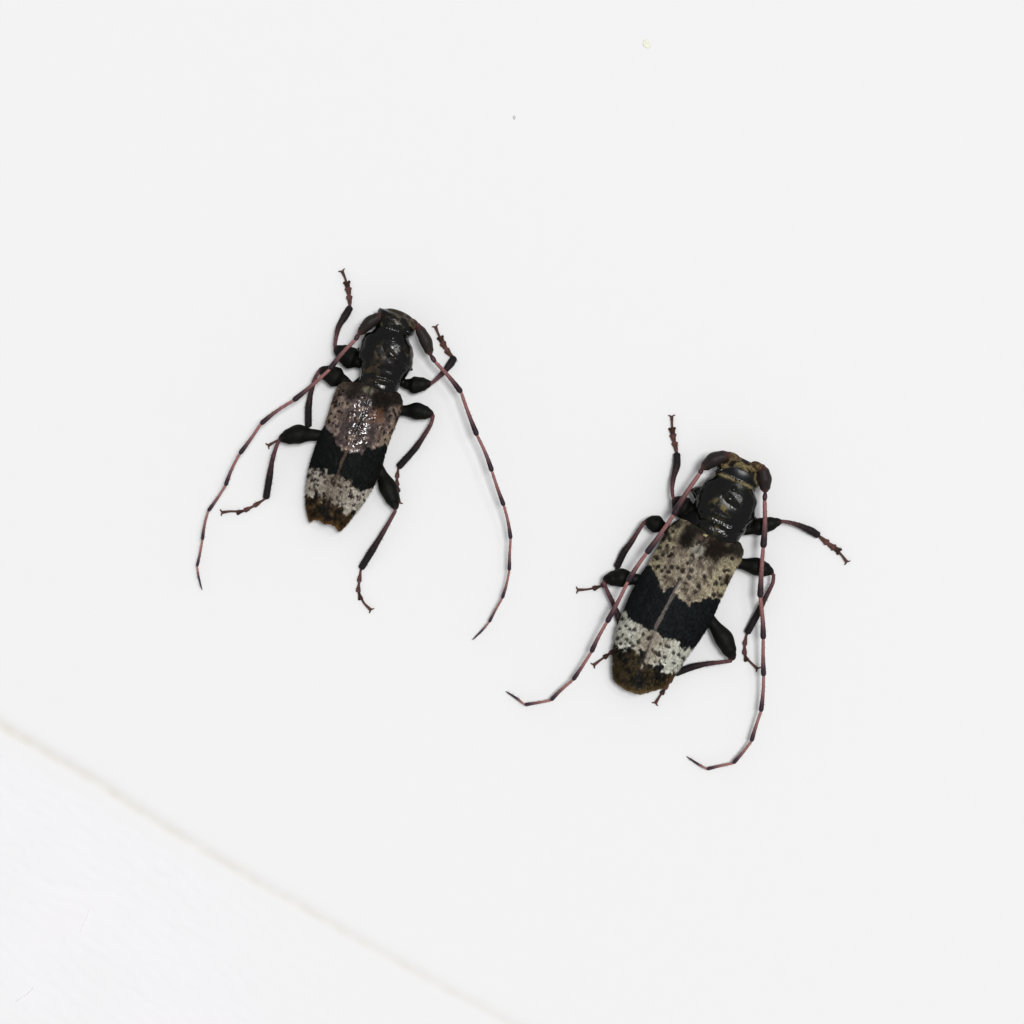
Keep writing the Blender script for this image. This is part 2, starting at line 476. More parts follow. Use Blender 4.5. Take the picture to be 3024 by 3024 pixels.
def antenna(root, origin, cfg, joints, zs, hg):
    """scape, pedicel and nine flagellum segments in one mesh"""
    g = Geo()
    base, fat, end = cfg['scape']
    R = cfg.get('scape_r', 17)
    SC = (36, 30, 28); SCR = (78, 48, 46)
    z0, z1 = 92, 88
    tube(g, [(base[0], base[1], z0, 8, *SCR), (mix(base[0], fat[0], .45), mix(base[1], fat[1], .45), z0, R*0.86, *SC),
             (fat[0], fat[1], z0-1, R, *SC), (mix(fat[0], end[0], .7), mix(fat[1], end[1], .7), z1, R*0.74, *SC), (end[0], end[1], z1, R*0.38, *SCR)], 16, gloss=0.45, step=3)
    p = joints[0]
    tube(g, [(end[0], end[1], z1, 4.5, *DPUR), (mix(end[0], p[0], .6), mix(end[1], p[1], .6), z1, 7.5, 74, 46, 54), (p[0], p[1], z1, 5.5, *DPUR)], 12, gloss=0.45, step=3)
    prev = (p[0], p[1], zs[0])
    ns = len(joints)-1
    for i in range(1, len(joints)):
        q = (joints[i][0], joints[i][1], zs[i]); f = (i-1)/(ns-1)
        r0 = mix(5.2, 2.9, f)*cfg['aw']; r1 = mix(8.6, 4.0, f)*cfg['aw']
        if i == ns: r1 = 2.6
        bow = cfg.get('bow', 0.02)*(1 if i % 2 else -0.4)
        dx, dy = q[0]-prev[0], q[1]-prev[1]
        at = lambda k: (prev[0]+dx*k-dy*bow*math.sin(math.pi*k), prev[1]+dy*k+dx*bow*math.sin(math.pi*k), mix(prev[2], q[2], k))
        dark = mix(np.array(DPUR), np.array((62, 46, 58)), f); red = mix(np.array(RED), np.array((158, 112, 104)), f)
        midc = mix(red, dark, 0.45); ring = mix(red, np.array((168, 128, 118)), 0.35)
        if i < ns:
            rows = [(*at(0.0), r0*0.8, *ring), (*at(0.06), r0, *red), (*at(0.35), r0*1.05, *mix(red, dark, .08)), (*at(0.6), mix(r0, r1, .35), *midc),
                    (*at(0.82), mix(r0, r1, .8), *dark), (*at(0.94), r1, *dark), (*at(1.0), r1*0.7, *dark)]
        else:
            rows = [(*at(0.0), r0*0.8, *ring), (*at(0.15), r0, *red), (*at(0.45), r0*1.1, *dark), (*at(0.8), r0*0.8, *dark), (*at(1.0), 1.2, *dark)]
        C = tube(g, rows, 12, gloss=0.4, step=4, cap=0.3)
        hairs_along(hg, C, 0.35, 11, (84, 66, 64), 0.05, 0.98, rad=0.4)
        prev = q
    g.build("antenna", M_ANT, root, origin)

def leg(geo, hg, femur, tibia, tarsus, zf=(40, 46, 58), pw=1.0):
    """femur: (base, belly, knee, r_belly); tibia: plan points from knee to tip; tarsus: plan points ending at the claw"""
    b, m, k, r = femur
    mm = lambda a, c, f: (mix(a[0], c[0], f), mix(a[1], c[1], f))
    q1 = mm(b, m, .5); q2 = mm(m, k, .55)
    K2 = mix(np.array(FEM), np.array(TIBR), .35)
    C = tube(geo, [(b[0], b[1], zf[0], r*0.36, *FEM), (mm(b, m, .6)[0], mm(b, m, .6)[1], mix(zf[0], zf[1], .5), r*0.62, *FEM), (m[0], m[1], zf[1], r, *FEM),
               (q2[0], q2[1], mix(zf[1], zf[2], .5), r*0.80, *FEM), (mm(m, k, .85)[0], mm(m, k, .85)[1], mix(zf[1], zf[2], .9), r*.5, *FEM), (k[0], k[1], zf[2], r*0.30, *K2)], 18, flat=0.86, gloss=0.30, tag=5, step=3)
    hairs_along(hg, C, 0.10, 10, (40, 36, 30), 0.2, 0.95)
    n = len(tibia); rows = []; acc = [0]
    for a, c in zip(tibia[:-1], tibia[1:]): acc.append(acc[-1]+math.hypot(c[0]-a[0], c[1]-a[1]))
    for i, p in enumerate(tibia):
        f = acc[i]/acc[-1]
        rad = interp(f, [(0, 5.5), (0.3, 6.5), (0.6, 9.5), (0.88, 12.5), (1, 10.5)])
        col = mix(np.array(TIBR), np.array(TIBD), sstep(0.1, 0.65, f))
        rows.append((p[0], p[1], mix(zf[2], 14, f**0.9), rad, *col))
    C = tube(geo, rows, 12, gloss=0.3, tag=6, step=3)
    hairs_along(hg, C, 0.6, 12, (70, 56, 54), 0.15, 1.0)
    # tarsus: three pads (heart-shaped), then a slender claw joint
    pts = [tibia[-1]]+list(tarsus); acc = [0]
    for a, c in zip(pts[:-1], pts[1:]): acc.append(acc[-1]+math.hypot(c[0]-a[0], c[1]-a[1]))
    def at(f):
        s = f*acc[-1]
        for i in range(1, len(pts)):
            if s <= acc[i]+1e-6:
                h = (s-acc[i-1])/(acc[i]-acc[i-1]); return mm(pts[i-1], pts[i], h)
        return pts[-1]
    pads = [(0.0, 0.28, 9.5), (0.27, 0.50, 11.0), (0.48, 0.68, 12.0)]
    for i, (f0, f1, w) in enumerate(pads):
        w *= pw
        a = at(f0); c = at(f1); h = at(mix(f0, f1, .65))
        cc = np.array(TAR) if i < 2 else np.array(TARD)
        tube(geo, [(a[0], a[1], 9, 4.2, *TIBR), (h[0], h[1], 8, w*0.62, *cc), (c[0], c[1], 6.5, w*0.45, *cc)], 10, flat=0.6, gloss=0.2, tag=7, step=2.5)
        dx, dy = c[0]-a[0], c[1]-a[1]; L = math.hypot(dx, dy)+1e-6; nx, ny = -dy/L, dx/L
        for sg in (-1, 1):
            e = (c[0]+nx*sg*w*0.66+dx/L*2.5, c[1]+ny*sg*w*0.66+dy/L*2.5)
            C = tube(geo, [(mix(a[0], c[0], .45), mix(a[1], c[1], .45), 7.5, 4.0, *cc), (mix(h[0], e[0], .6), mix(h[1], e[1], .6), 6.5, 4.6, *cc), (e[0], e[1], 5.0, 4.2, *cc)], 8, flat=0.8, gloss=0.15, tag=7, step=2.5)
            hairs_along(hg, C, 0.5, 8, (88, 66, 44), 0.3, 1.0, rad=0.6)
    a = at(0.60); h = at(0.82); c = at(1.0)
    tube(geo, [(a[0], a[1], 9, 3.0, *TARD), (h[0], h[1], 9.5, 3.6, *TAR), (c[0], c[1], 7, 5.0, *TAR)], 10, gloss=0.25, tag=7, step=2.5)
    dx, dy = c[0]-h[0], c[1]-h[1]; L = math.hypot(dx, dy)+1e-6; dx /= L; dy /= L
    for sg in (-1, 1):
        e1 = (c[0]+dx*4-dy*sg*6, c[1]+dy*4+dx*sg*6); e2 = (c[0]+dx*5-dy*sg*11, c[1]+dy*5+dx*sg*11)
        tube(geo, [(c[0], c[1], 7, 3.0, *TAR), (e1[0], e1[1], 6, 2.6, *TAR), (e2[0], e2[1], 3, 1.7, *TARD)], 8, gloss=0.3, tag=7, step=2)

def remesh_body(geo, name, root, origin, paint, cfg):
    """fuse trunk, head and limbs into one continuous skin, then carry the tints across"""
    me = bpy.data.meshes.new("skin_source"); me.from_pydata(geo.v, [], geo.f)
    tmp = bpy.data.objects.new("skin_source", me); COL.objects.link(tmp)
    md = tmp.modifiers.new("voxel", 'REMESH'); md.mode = 'VOXEL'; md.voxel_size = 1.7; md.use_smooth_shade = True
    sm = tmp.modifiers.new('relax', 'SMOOTH'); sm.factor = 0.5; sm.iterations = 3
    dg = bpy.context.evaluated_depsgraph_get(); dg.update()
    ev = tmp.evaluated_get(dg); m2 = ev.to_mesh()
    nv = len(m2.vertices); co = np.empty(nv*3, dtype=np.float64)
    cof = np.empty(nv*3, dtype=np.float32); m2.vertices.foreach_get("co", cof); co = cof.reshape(-1, 3).astype(float)
    faces = [tuple(p.vertices) for p in m2.polygons]
    ev.to_mesh_clear()
    bpy.data.objects.remove(tmp); bpy.data.meshes.remove(me)
    kd = kdtree.KDTree(len(geo.v))
    for i, p in enumerate(geo.v): kd.insert(p, i)
    kd.balance()
    g = Geo(); g.f = faces
    for p in co:
        near = kd.find_n(p, 3)
        wt = [1/(q[2]+0.4) for q in near]; sw = sum(wt)
        c = sum(np.array(geo.c[q[1]])*w for q, w in zip(near, wt))/sw
        i = near[0][1]; gl = geo.g[i]; k = geo.k[i]
        zz = p[2]; kk = CH/(CH-zz)
        px, py = p[0]*kk+1512.0, 1512.0-p[1]*kk
        c, gl, dz = paint(px, py, zz, c, gl, k)
        if k == 2:
            pc = cfg['pro_c']; e = 1+0.028*nz(px, py, zz*0.2, 16.0, 31)+0.05*nz(px, py, zz*0.2, 36.0, 37)
            p = (pc[0]+(p[0]-pc[0])*e, pc[1]+(p[1]-pc[1])*e, p[2])
        g.add((p[0], p[1], p[2]+dz), c, gl, k)
    return g.build(name, M_BODY, root, origin)

def build_beetle(cfg):
    ox, oy, _ = W(cfg['centre'][0], cfg['centre'][1], 0)
    root = bpy.data.objects.new("longhorn_beetle", None); COL.objects.link(root)
    root.empty_display_size = 0.004
    root.location = (ox*U, oy*U, 0)
    root["label"] = cfg['label']; root["category"] = "beetle"; root["group"] = "longhorn beetles on white paper"
    origin = (ox, oy, 0)
    body = Geo(); hg = Geo()
    loft(body, cfg['abdomen'], gloss=0.2, tag=1, power=2.2)
    loft(body, cfg['pronotum'], gloss=0.95, tag=2, power=2.55, step=3)
    loft(body, cfg['head'], gloss=0.8, tag=3, power=2.2, step=3)
    for b in cfg['bumps']: blob(body, *b)
    for rows in cfg['spines']: tube(body, rows, 16, gloss=1.0, tag=2, step=2)
    for L in cfg['legs']: leg(body, hg, *L[:3], **(L[3] if len(L) > 3 else {}))
    cfg['pro_c'] = W(*cfg['pro_px'], 65)
    remesh_body(body, "body", root, origin, cfg['paint'], cfg)
    build_elytra(cfg, root, origin, hg)
    for a in cfg['antennae']: antenna(root, origin, {**cfg, **a}, a['joints'], a['zs'], hg)
    for e in cfg['eyes']:
        g = Geo(); blob(g, *e, (14, 14, 15), 0.8, 0, 22); g.build("eye", M_EYE, root, origin)
    if 'scutellum' in cfg:
        g = Geo(); blob(g, *cfg['scutellum'], 0.2, 0, 16); g.build("scutellum", M_BODY, root, origin)
    # fringe on pronotum, scapes and wing-case margins
    for rows, per, ln in cfg['fringe']:
        C = catmull([(*W(p[0], p[1], p[2]), p[3]) for p in rows], 4)
        hairs_along(hg, C, per*1.6, ln, (78, 66, 50), 0, 1, rad=0.45)
    hg.build("bristles", M_HAIR, root, origin, kind="stuff")
    return root

# ---- tint rules of the two bodies
def spot(px, py, x, y, r): return math.exp(-(((px-x)**2+(py-y)**2)/(r*r)))

def paint_a(px, py, z, c, gl, k):
    dz = 0.0
    if k < 2 or k > 5 or z < 15: return c, gl, dz
    m = fbm(px, py, z, 18, 3); m2 = fbm(px, py, z, 40, 9)
    if k == 2:
        tan = lin(104, 84, 62)
        f = 0.75*spot(px, py, 1120, 1034, 15)+0.5*spot(px, py, 1136, 1058, 22)+0.5*spot(px, py, 1207, 1045, 16)+0.3*spot(px, py, 1100, 1100, 30)
        c = mix(c, tan, min(1, f)*sstep(-0.12, 0.3, m)); gl = gl*(1-0.6*min(1, f))
        if z > 50:
            tr = (px-1120)*-0.25+(py-1145)*0.97              # along the axis
            dz += 1.8*math.sin(tr/4.2+m*2.5)*math.exp(-((tr+28)/24.0)**2)
            dz += 1.0*nz(px, py, 0, 24, 5)+0.25*nz(px, py, 0, 9, 6)
    elif k == 3:
        tan = lin(140, 122, 92)
        c = mix(c, tan, 0.5*sstep(0.08, 0.5, m+0.3*fbm(px, py, z, 8, 51))*(0.25+0.75*(spot(px, py, 1190, 942, 36)+0.6*spot(px, py, 1128, 932, 22)+0.4*spot(px, py, 1225, 985, 22))))
        dz += 1.5*nz(px, py, 0, 14, 2)
    elif k == 5:
        c = c*(1+1.6*max(-0.4, m2)); gl = gl*(1+0.6*m)
    return c, gl, dz

def paint_b(px, py, z, c, gl, k):
    dz = 0.0
    if k < 2 or k > 5 or z < 15: return c, gl, dz
    m = fbm(px, py, z, 16, 23); m2 = fbm(px, py, z, 40, 19)
    if k == 2:
        tan = lin(100, 88, 50)
        f = 0.85*spot(px, py, 2119, 1482, 11)+0.8*spot(px, py, 2138, 1508, 13)+0.5*spot(px, py, 2128, 1496, 26)+0.4*spot(px, py, 2178, 1432, 15)+0.45*spot(px, py, 2107, 1556, 20)+0.3*spot(px, py, 2215, 1440, 14)
        c = mix(c, tan, min(1, f)*sstep(-0.12, 0.3, m)); gl = gl*(1-0.6*min(1, f))
        fr = (px-2169)*0.40+(py-1430)*-0.91                     # towards the head
        rim = math.exp(-((fr-14)/5.0)**2)
        c = mix(c, lin(140, 126, 92), 0.8*rim*sstep(-0.3, 0.2, m+0.2)*(z > 60))
        if z > 50:
            tr = (px-2117)*-0.40+(py-1568)*0.91
            dz += 1.8*math.sin(tr/4.2+m*2.5)*math.exp(-((tr+24)/24.0)**2)
            dz += 1.0*nz(px, py, 0, 24, 15)+0.25*nz(px, py, 0, 9, 16)
    elif k == 3 or k == 4:
        fr = (px-2169)*0.40+(py-1430)*-0.91
        tan = lin(124, 110, 78)
        la = (px-2184)*.91+(py-1403)*.40
        front = sstep(-4, 4, fr+m*5-(50-30*(la/60.0)**2))
        c = mix(lin(8, 10, 14), mix(tan, lin(26, 22, 15), sstep(-0.25, 0.25, 0.7*m+m2+0.14)), front) if k == 3 else mix(c, tan, 0.5*sstep(-0.1, 0.3, m))
        gl = mix(0.75, 0.15, front)
        dz += 1.5*front*nz(px, py, 0, 12, 2)
    elif k == 5:
        c = c*(1+1.6*max(-0.4, m2)); gl = gl*(1+0.6*m)
    return c, gl, dz

BLK = (7, 9, 7)
za = lambda n: [88, 88, 92, 90, 80, 66, 52, 38, 26, 15, 6][:n]

def z3b(l, r=5.6): return [(1750+x*.3209, 1480+y*.3209, r*random.uniform(.8, 1.15)) for x, y in l]
def zA(l): return [(850+x*.2847, 1050+y*.2847) for x, y in l]
def zB(l): return [(1750+x*.3209, 1480+y*.3209) for x, y in l]

A = dict(
    label="smaller longhorn beetle with glossy brown wing case bases, legs and antennae spread wide",
    centre=(1050, 1300), pro_px=(1136, 1062), paint=paint_a, aw=1.0, scape_r=18.5,
    abdomen=[(962, 1522, 42, 30, 12, *BLK), (975, 1490, 46, 62, 24, *BLK), (1000, 1410, 50, 84, 36, *BLK), (1040, 1300, 48, 88, 36, *BLK), (1075, 1210, 48, 84, 36, *BLK), (1105, 1150, 50, 62, 36, *BLK), (1118, 1120, 55, 48, 36, *BLK)],
    pronotum=[(1108, 1168, 60, 44, 40, *BLK), (1114, 1150, 62, 56, 48, *BLK), (1121, 1126, 63, 59, 49, *BLK), (1128, 1104, 64, 66, 51, *BLK), (1135, 1078, 66, 78, 56, *BLK), (1139, 1048, 67, 80, 58, *BLK), (1145, 1012, 67, 74, 56, *BLK), (1150, 988, 66, 57, 50, *BLK), (1152, 972, 65, 46, 46, *BLK)],
    head=[(1148, 990, 64, 42, 44, *BLK), (1157, 968, 66, 54, 47, 9, 10, 8), (1168, 952, 68, 63, 47, 9, 10, 8), (1177, 939, 66, 60, 44, 12, 11, 9), (1181, 931, 60, 50, 36, 14, 13, 10), (1184, 925, 54, 34, 24, 14, 13, 10)],
    bumps=[(1137, 933, 84, 17, 13, 18, 15, (40, 33, 28), 0.4, 3), (1221, 956, 84, 20, 13, 18, 42, (52, 40, 34), 0.4, 3), (1180, 930, 78, 42, 12, 18, 22, (44, 36, 28), 0.4, 3),
           (1126, 1052, 112, 18, 13, 14, 60, BLK, 0.7, 2), (1160, 1000, 112, 14, 11, 12, 60, BLK, 0.8, 2), (1170, 1078, 100, 16, 12, 14, 40, BLK, 0.75, 2)],
    spines=[[(1134, 1018, 118, 8, *BLK), (1152, 1043, 121, 11, *BLK), (1173, 1064, 118, 9, *BLK), (1194, 1081, 106, 6, *BLK), (1203, 1090, 88, 3, *BLK)], [(1186, 1068, 66, 24, *BLK), (1205, 1084, 68, 13, *BLK), (1217, 1093, 68, 3, *BLK)], [(1092, 1044, 66, 24, *BLK), (1072, 1034, 68, 13, *BLK), (1055, 1028, 68, 3, *BLK)]],
    legs=[
        (((1090, 1080), (1038, 1058), (990, 1028), 33), [(989, 1022), (992, 1000), (1000, 965), (1020, 932), (1034, 908)], [(1033, 890), (1030, 862), (1024, 834), (1017, 814), (1011, 802)], dict(zf=(45, 46, 50), pw=1.15)),
        (((1180, 1131), (1222, 1137), (1272, 1132), 26), [(1274, 1132), (1292, 1117), (1314, 1095), (1332, 1072), (1341, 1056)], [(1326, 1044), (1310, 1018), (1300, 996), (1292, 980), (1287, 966)], dict(zf=(42, 44, 46), pw=1.15)),
        (((1040, 1140), (992, 1114), (946, 1090), 31), [(942, 1095), (930, 1118), (918, 1160), (911, 1205), (911, 1258)], [(895, 1275), (860, 1290), (828, 1296), (808, 1306), (794, 1315)], dict(zf=(42, 48, 52), pw=0.62)),
        (((1135, 1211), (1231, 1214), (1278, 1223), 26), [(1280, 1226), (1272, 1254), (1250, 1290), (1225, 1326), (1178, 1378)], [(1174, 1395), (1172, 1423), (1176, 1455), (1179, 1483)], dict(zf=(42, 46, 52), pw=0.62)),
        (((985, 1288), (882, 1282), (826, 1296), 29), [(823, 1302), (814, 1325), (804, 1360), (795, 1415), (786, 1470)], [(768, 1484), (735, 1502), (705, 1514), (678, 1509), (657, 1513)], dict(zf=(44, 52, 58), pw=0.62)),
        (((1090, 1325), (1146, 1440), (1170, 1502), 27), [(1168, 1508), (1150, 1540), (1122, 1588), (1096, 1630), (1067, 1677)], [(1062, 1705), (1058, 1745), (1066, 1772), (1082, 1788), (1094, 1800)], dict(zf=(42, 46, 52), pw=0.62)),
    ],
    antennae=[
        dict(scape=((1131, 928), (1092, 952), (1060, 986)), joints=[(1049, 1004), (974, 1091), (866, 1183), (770, 1252), (708, 1340), (666, 1434), (615, 1509), (598, 1594), (582, 1672), (597, 1742)], zs=za(10), bow=0.03),
        dict(scape=((1232, 958), (1258, 1008), (1271, 1047)), joints=[(1285, 1069), (1362, 1159), (1409, 1286), (1453, 1392), (1488, 1493), (1508, 1591), (1504, 1685), (1483, 1767), (1445, 1837), (1396, 1889)], zs=za(10), bow=-0.025),
    ],
    eyes=[(1140, 957, 86, 17, 9, 16, 10), (1203, 979, 86, 17, 9, 16, 40)],
    suture=[(1094, 1143), (1078, 1198), (1061, 1249), (1026, 1325), (1009, 1363), (998, 1397), (978, 1454), (961, 1520), (957, 1549)], axis_end=(958, 1545),
    edge=dict(left=[(1008, 1128), (998, 1138), (986, 1172), (975, 1209), (962, 1249), (943, 1286), (922, 1349), (913, 1382), (907, 1420), (903, 1457), (905, 1494), (912, 1528), (917, 1544)],
              right=[(1168, 1152), (1183, 1165), (1190, 1185), (1186, 1210), (1172, 1246), (1155, 1288), (1139, 1335), (1130, 1372), (1115, 1412), (1098, 1445), (1072, 1486), (1046, 1519), (1021, 1551), (998, 1571)]),
    notch=9, roll=6, sutk=0.42, ztop=[(0, 112), (.08, 124), (.3, 130), (.6, 126), (.85, 100), (1, 66)], zedge=[(0, 64), (.5, 54), (1, 42)],
    sut_range=((1045, 1285), (993, 1410)),
    band_px=dict(left=[zA([(380, 735), (430, 770), (500, 880), (540, 950), (600, 1010)]), zA([(215, 1155), (280, 1170), (330, 1195), (380, 1190), (460, 1225), (520, 1250)]), zA([(180, 1430), (270, 1470), (340, 1440), (400, 1490), (440, 1450)])],
                 right=[zA([(600, 1005), (700, 995), (800, 1005), (830, 950), (900, 960), (1040, 930)]), zA([(500, 1245), (570, 1270), (650, 1290), (690, 1370), (760, 1400), (880, 1395)]), zA([(450, 1500), (530, 1530), (570, 1570), (640, 1620), (700, 1600), (740, 1640)])]),
    pal=dict(black=lin(13, 15, 14), basal_root=lin(34, 28, 24), basal_mid=lin(70, 55, 54), basal_edge=lin(124, 106, 92), basal_dark=lin(34, 25, 22), basal_pale=lin(166, 146, 126), white=lin(194, 187, 174), white_dark=lin(80, 66, 56), white_sut=lin(94, 80, 66),
             apex=lin(86, 66, 40), apex_dark=lin(24, 20, 13), apex_rim=lin(126, 90, 52), suture=lin(138, 114, 98), dot=lin(36, 25, 22)),
    mottle=0.85, pale=0.6, wmott=0.12, basal_gloss=0.85, wrinkle=1.0,
    dots=[(850+.2847*x, 1050+.2847*y, 4.4) for x, y in [(570, 360), (530, 400), (500, 520), (470, 480), (450, 600), (490, 640), (430, 690), (520, 740), (470, 700), (1060, 620), (1100, 560), (1050, 740), (1000, 800), (940, 890), (1010, 870), (1060, 800), (980, 760), (265, 1215), (295, 1280), (340, 1230), (310, 1340), (720, 1460), (250, 1290), (380, 1260), (780, 1440), (800, 1500), (640, 1420)]],
    blotch=[(850+.2847*960, 1050+.2847*480, 34, (22, 18, 14), 1.0), (850+.2847*660, 1050+.2847*380, 26, (30, 26, 22), 0.85), (850+.2847*1150, 1050+.2847*440, 22, (24, 22, 18), 0.95), (850+.2847*920, 1050+.2847*620, 20, (96, 62, 40), 0.7), (850+.2847*590, 1050+.2847*640, 16, (66, 46, 34), 0.7), (850+.2847*840, 1050+.2847*360, 12, (150, 146, 124), 0.4)],
    fringe=[([(1106, 990, 70, 4), (1082, 1018, 70, 4), (1072, 1036, 68, 4)], 0.5, 9), ([(1126, 920, 80, 4), (1092, 940, 88, 14), (1062, 975, 88, 8)], 0.35, 10),
            ([(908, 1400, 60, 3), (904, 1460, 60, 3), (912, 1530, 60, 3)], 0.5, 8), ([(1125, 1390, 66, 3), (1075, 1484, 66, 3), (1022, 1550, 66, 3)], 0.5, 8)],
)

